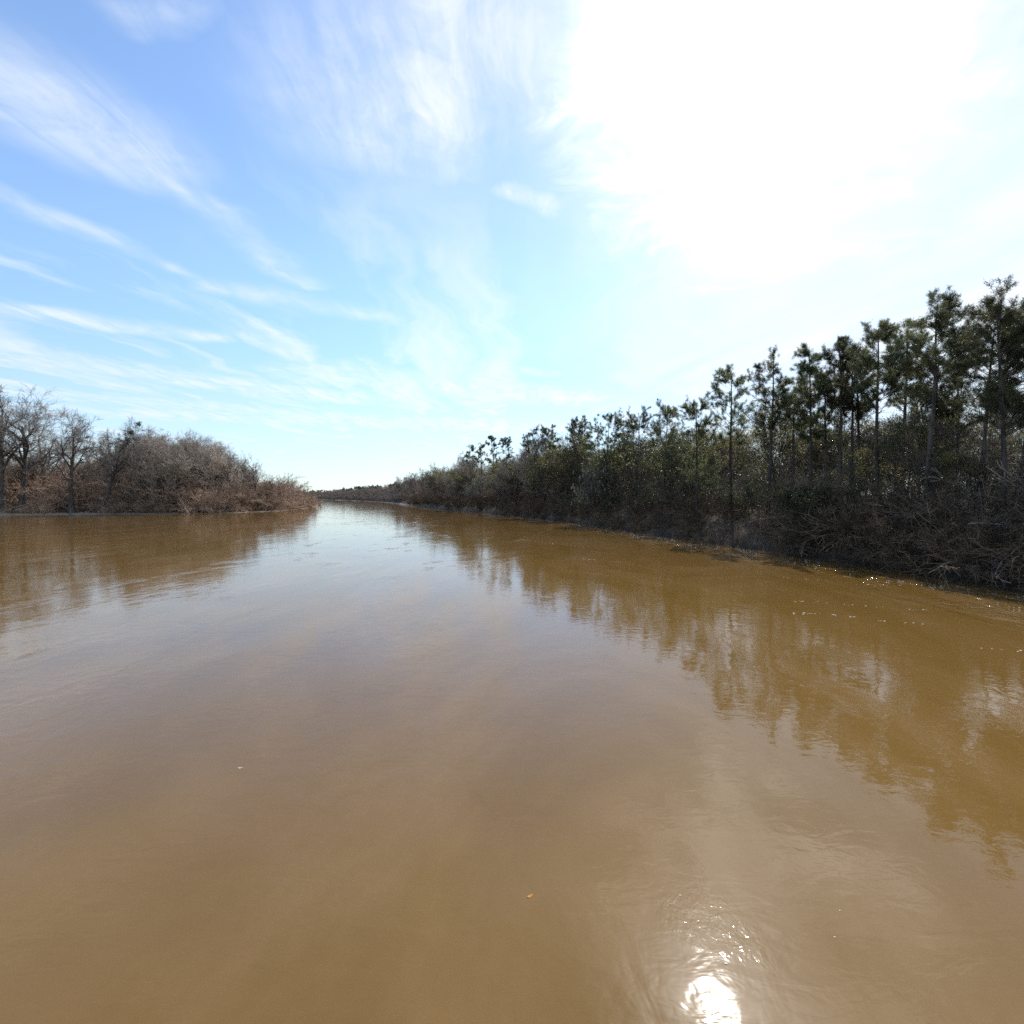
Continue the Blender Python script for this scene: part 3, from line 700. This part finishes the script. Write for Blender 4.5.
def flat_leaf(name, loc, s, mat, label, cat, rz):
    g = Geo(); n = 10; a = np.arange(n)*2*math.pi/n
    rr = s*(0.55+0.45*np.abs(np.cos(a))**0.7)*(1+0.12*np.sin(a*5))
    v = np.stack([rr*np.cos(a), 0.6*rr*np.sin(a), 0.004+0.003*np.cos(2*a)+0*a], 1); v = np.concatenate([v, [[0, 0, 0.003]]])
    g.add(v, None, [[i, (i+1) % n, n] for i in range(n)])
    o = mesh_obj(name, g.mesh(name, mat, False), None, loc); o.rotation_euler = (0, 0, rz); return tag(o, label, cat)
flat_leaf('floating_leaf', (0.18, 5.13, 0.0), 0.033, M['rust_leaf'], 'orange dead leaf floating alone on the brown water', 'leaf', 0.6)
flat_leaf('floating_debris', (-4.01, 7.56, 0.0), 0.035, M['bleached'], 'tiny pale fleck of debris floating on the left of the open water', 'debris', 0.2)

# flat white flecks imitating sun sparkle along the right bank and eddy lines
rf = np.random.default_rng(91); pts = []
for (y0, y1, n, m, s) in ((19, 60, 150, 3.2, 1.0), (45, 125, 130, 2.4, 1.3)):
    for (x, y) in on_bank(RIGHT, y0, y1, rf, n, -m, -0.6, 1):
        if math.sin(y*0.9+1.7*math.sin(x*1.3)) > -0.2:
            for k in range(rf.integers(1, 5)): pts.append((x+rf.normal(0, 0.12), y+rf.normal(0, 0.5), rf.uniform(0.012, 0.045)*s))
for (x0, y0, x1, y1, n) in ((9.6, 17.6, 12.9, 16.4, 26), (10.5, 19.6, 14.8, 18.2, 22), (4.6, 33.0, 8.5, 29.5, 22), (2.0, 46, 5.5, 41, 18), (-4, 60, 1.5, 54, 16), (13.2, 25.5, 16.6, 23.0, 18), (12.0, 13.5, 14.6, 12.6, 10)):
    for k in range(n):
        t_ = rf.random(); pts.append((x0+(x1-x0)*t_+rf.normal(0, 0.10), y0+(y1-y0)*t_+0.25*math.sin(t_*5)+rf.normal(0, 0.08), rf.uniform(0.008, 0.026)))
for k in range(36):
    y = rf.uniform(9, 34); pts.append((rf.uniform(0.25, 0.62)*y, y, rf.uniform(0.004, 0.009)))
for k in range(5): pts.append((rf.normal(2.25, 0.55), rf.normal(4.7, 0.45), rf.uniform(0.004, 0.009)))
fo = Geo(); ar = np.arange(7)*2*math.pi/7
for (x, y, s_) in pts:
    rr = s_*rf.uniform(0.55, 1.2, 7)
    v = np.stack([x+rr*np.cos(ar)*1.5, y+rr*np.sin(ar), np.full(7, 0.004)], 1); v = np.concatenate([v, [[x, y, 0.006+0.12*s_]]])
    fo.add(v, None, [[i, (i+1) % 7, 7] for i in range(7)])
stuff(mesh_obj('painted_glints', fo.mesh('painted_glints', M['painted_glints'])), 'white flecks imitating sun glints along the right waterline and in thin eddy lines', 'painted_glints')

# ------------------------------------------------------------------ world
w = bpy.data.worlds.new('World'); scene.world = w; w.use_nodes = True
nt = w.node_tree; nt.nodes.clear(); b = NB(nt)
sky = b.n('ShaderNodeTexSky', sky_type='NISHITA'); sky.sun_disc = False
sky.sun_elevation = SUN_EL; sky.sun_rotation = SUN_AZ; sky.altitude = 0; sky.air_density = 1.0; sky.dust_density = 0.15; sky.ozone_density = 2.5
dirv = b.n('ShaderNodeTexCoord').outputs['Generated']
sx = b.n('ShaderNodeSeparateXYZ'); nt.links.new(dirv, sx.inputs[0])
zc = b.math('MAXIMUM', sx.outputs[2], 0.02)
cp = b.n('ShaderNodeCombineXYZ'); b.put(cp.inputs[0], b.math('DIVIDE', sx.outputs[0], zc)); b.put(cp.inputs[1], b.math('DIVIDE', sx.outputs[1], zc))
P = cp.outputs[0]                                  # a flat cloud layer one unit up
SUN = (math.sin(SUN_AZ)*math.cos(SUN_EL), math.cos(SUN_AZ)*math.cos(SUN_EL), math.sin(SUN_EL))
cs = b.vmath('DOT_PRODUCT', dirv, SUN)

def capsule(Pv, A, B, w, amt):
    ab = (B[0]-A[0], B[1]-A[1], 0.0); l2 = ab[0]**2+ab[1]**2
    pa = b.vmath('SUBTRACT', Pv, (*A, 0.0))
    h = b.math('MULTIPLY', b.vmath('DOT_PRODUCT', pa, ab), 1.0/l2, clamp=True)
    sc = b.n('ShaderNodeVectorMath', operation='SCALE'); sc.inputs[0].default_value = ab; b.put(sc.inputs[3], h)
    d = b.vmath('DISTANCE', pa, sc.outputs[0])
    return b.smooth(d, 0.0, w, amt, 0.0)
def maxall(l):
    o = l[0]
    for m in l[1:]: o = b.math('MAXIMUM', o, m)
    return o
wn = b.n('ShaderNodeTexNoise'); b.put(wn.inputs['Vector'], P); wn.inputs['Scale'].default_value = 1.6; wn.inputs['Detail'].default_value = 4
wv = b.vmath('SCALE', b.vmath('SUBTRACT', wn.outputs['Color'], (0.5, 0.5, 0.5)), 0.42)
PW = b.vmath('ADD', P, wv)
PF = b.vmath('ADD', P, b.vmath('SCALE', wv, 0.35))
fib = b.noise(b.mapping(PF, (1.0, 0.2, 1.0), (0, 0, R(22))), 7.0, 7, 0.66, 0.5)      # cirrus fibres
fib2 = b.noise(b.mapping(PW, (1.0, 0.30, 1.0), (0, 0, R(50))), 1.3, 5, 0.6, 0.6)
caps = maxall([
 capsule(PW, (-1.30, 1.16), (-1.12, 1.50), 0.34, 0.75), capsule(PW, (-1.10, 1.45), (-0.93, 2.40), 0.16, 0.62),
 capsule(PW, (-1.72, 1.66), (-1.38, 2.50), 0.10, 0.65), capsule(PW, (-1.38, 2.45), (-0.60, 3.0), 0.20, 0.5),
 capsule(PW, (-3.0, 2.6), (-1.9, 3.15), 0.24, 0.95), capsule(PW, (-4.2, 3.2), (-1.7, 5.2), 0.75, 1.0),
 capsule(PW, (-0.82, 1.03), (-0.68, 1.05), 0.09, 0.7), capsule(PW, (-0.30, 1.30), (0.02, 1.04), 0.48, 0.85),
 capsule(PW, (-1.5, 4.3), (0.6, 5.2), 0.9, 0.95), capsule(PW, (-0.94, 2.35), (-0.92, 2.50), 0.07, 0.7),
 capsule(PW, (-0.02, 1.66), (0.16, 1.80), 0.11, 0.75), capsule(PW, (-5.0, 6.0), (0.5, 7.5), 1.5, 1.0), capsule(PW, (-0.1, 3.9), (0.3, 4.1), 0.25, 0.6), capsule(PW, (-5.5, 4.4), (-2.2, 6.4), 0.8, 1.0), capsule(PW, (-2.2, 3.9), (-1.6, 4.05), 0.3, 0.6), capsule(PW, (0.9, 3.2), (2.6, 3.0), 0.5, 0.7)])
caps = b.math('MULTIPLY', caps, b.math('MULTIPLY', b.smooth(fib, 0.28, 0.72, 0.30, 1.0), b.smooth(b.noise(PW, 4.0, 6, 0.65, 0.4), 0.32, 0.58, 0.55, 1.0)))
gen = b.math('MULTIPLY', b.smooth(fib2, 0.44, 0.72), b.smooth(sx.outputs[2], 0.62, 0.12, 0.12, 0.9))
C0 = (0.358, 0.710, 0.606)
bn = b.noise(PW, 2.2, 8, 0.64, 0.5)
bd = b.math('MULTIPLY_ADD', bn, 0.13, b.vmath('DOT_PRODUCT', dirv, C0))
tex = b.smooth(b.noise(PW, 3.2, 6, 0.62, 0.6), 0.28, 0.62, 0.72, 1.0)
big = b.math('MULTIPLY', b.smooth(bd, 0.988, 1.064), tex)
az = b.math('DIVIDE', sx.outputs[0], b.math('MAXIMUM', sx.outputs[1], 0.05))
veil = b.math('MULTIPLY', b.smooth(b.math('MULTIPLY_ADD', fib2, 0.5, az), 0.10, 0.85), b.smooth(fib2, 0.3, 0.7, 0.5, 0.86))
low = b.smooth(sx.outputs[2], 0.32, 0.0, 0.0, 0.5)
dens = maxall([caps, gen, big, veil, low])
white = b.mix(b.smooth(cs, 0.4, 0.92), (5.9, 6.5, 6.9), (7.3, 7.5, 7.6))
tint = b.n('ShaderNodeMix', data_type='RGBA', blend_type='MULTIPLY'); tint.inputs[0].default_value = 1.0
nt.links.new(sky.outputs[0], tint.inputs[6]); nt.links.new(b.mix(b.smooth(sx.outputs[2], 0.0, 0.42), (0.78, 0.95, 1.08), (1.45, 1.48, 1.5)), tint.inputs[7])
skycol = b.mix(dens, tint.outputs[2], white)
glow = b.math('MULTIPLY', b.math('POWER', b.math('MAXIMUM', cs, 0.0), 220.0), 40.0)
glow = b.math('ADD', glow, b.math('MULTIPLY', b.math('POWER', big, 4.0), b.smooth(cs, 0.84, 1.0, 0.0, 13.0)))
gc = b.n('ShaderNodeMix', data_type='RGBA', blend_type='ADD'); gc.inputs[0].default_value = 1.0
gcol = b.n('ShaderNodeCombineXYZ'); [b.put(gcol.inputs[i], glow) for i in range(3)]
nt.links.new(skycol, gc.inputs[6]); nt.links.new(gcol.outputs[0], gc.inputs[7]); skycol = gc.outputs[2]
bg = b.n('ShaderNodeBackground'); b.put(bg.inputs[0], skycol); bg.inputs[1].default_value = 0.15
wo = b.n('ShaderNodeOutputWorld'); nt.links.new(bg.outputs[0], wo.inputs[0])

sun = bpy.data.lights.new('sun', 'SUN'); sun.energy = 4.6; sun.angle = R(0.5); sun.color = (1.0, 0.95, 0.87)
so = bpy.data.objects.new('sun', sun); COL.objects.link(so); so.location = (60, 140, 140)
so.rotation_euler = Vector(SUN).to_track_quat('Z', 'Y').to_euler()

cam = bpy.data.cameras.new('camera'); cam.sensor_width = 36; cam.lens = 18.0; cam.shift_y = -15/1024; cam.clip_start = 0.1; cam.clip_end = 12000
co = bpy.data.objects.new('camera', cam); COL.objects.link(co); co.location = (0, 0, 4.0); co.rotation_euler = (R(90), 0, 0)
scene.camera = co
scene.view_settings.view_transform = 'Standard'; scene.view_settings.look = 'None'; scene.view_settings.exposure = 0
scene.cycles.max_bounces = 4; scene.cycles.diffuse_bounces = 1; scene.cycles.glossy_bounces = 2; scene.cycles.transmission_bounces = 2
scene.cycles.use_denoising = False
scene.cycles.use_adaptive_sampling = True; scene.cycles.adaptive_threshold = 0.02
scene.cycles.filter_width = 1.6
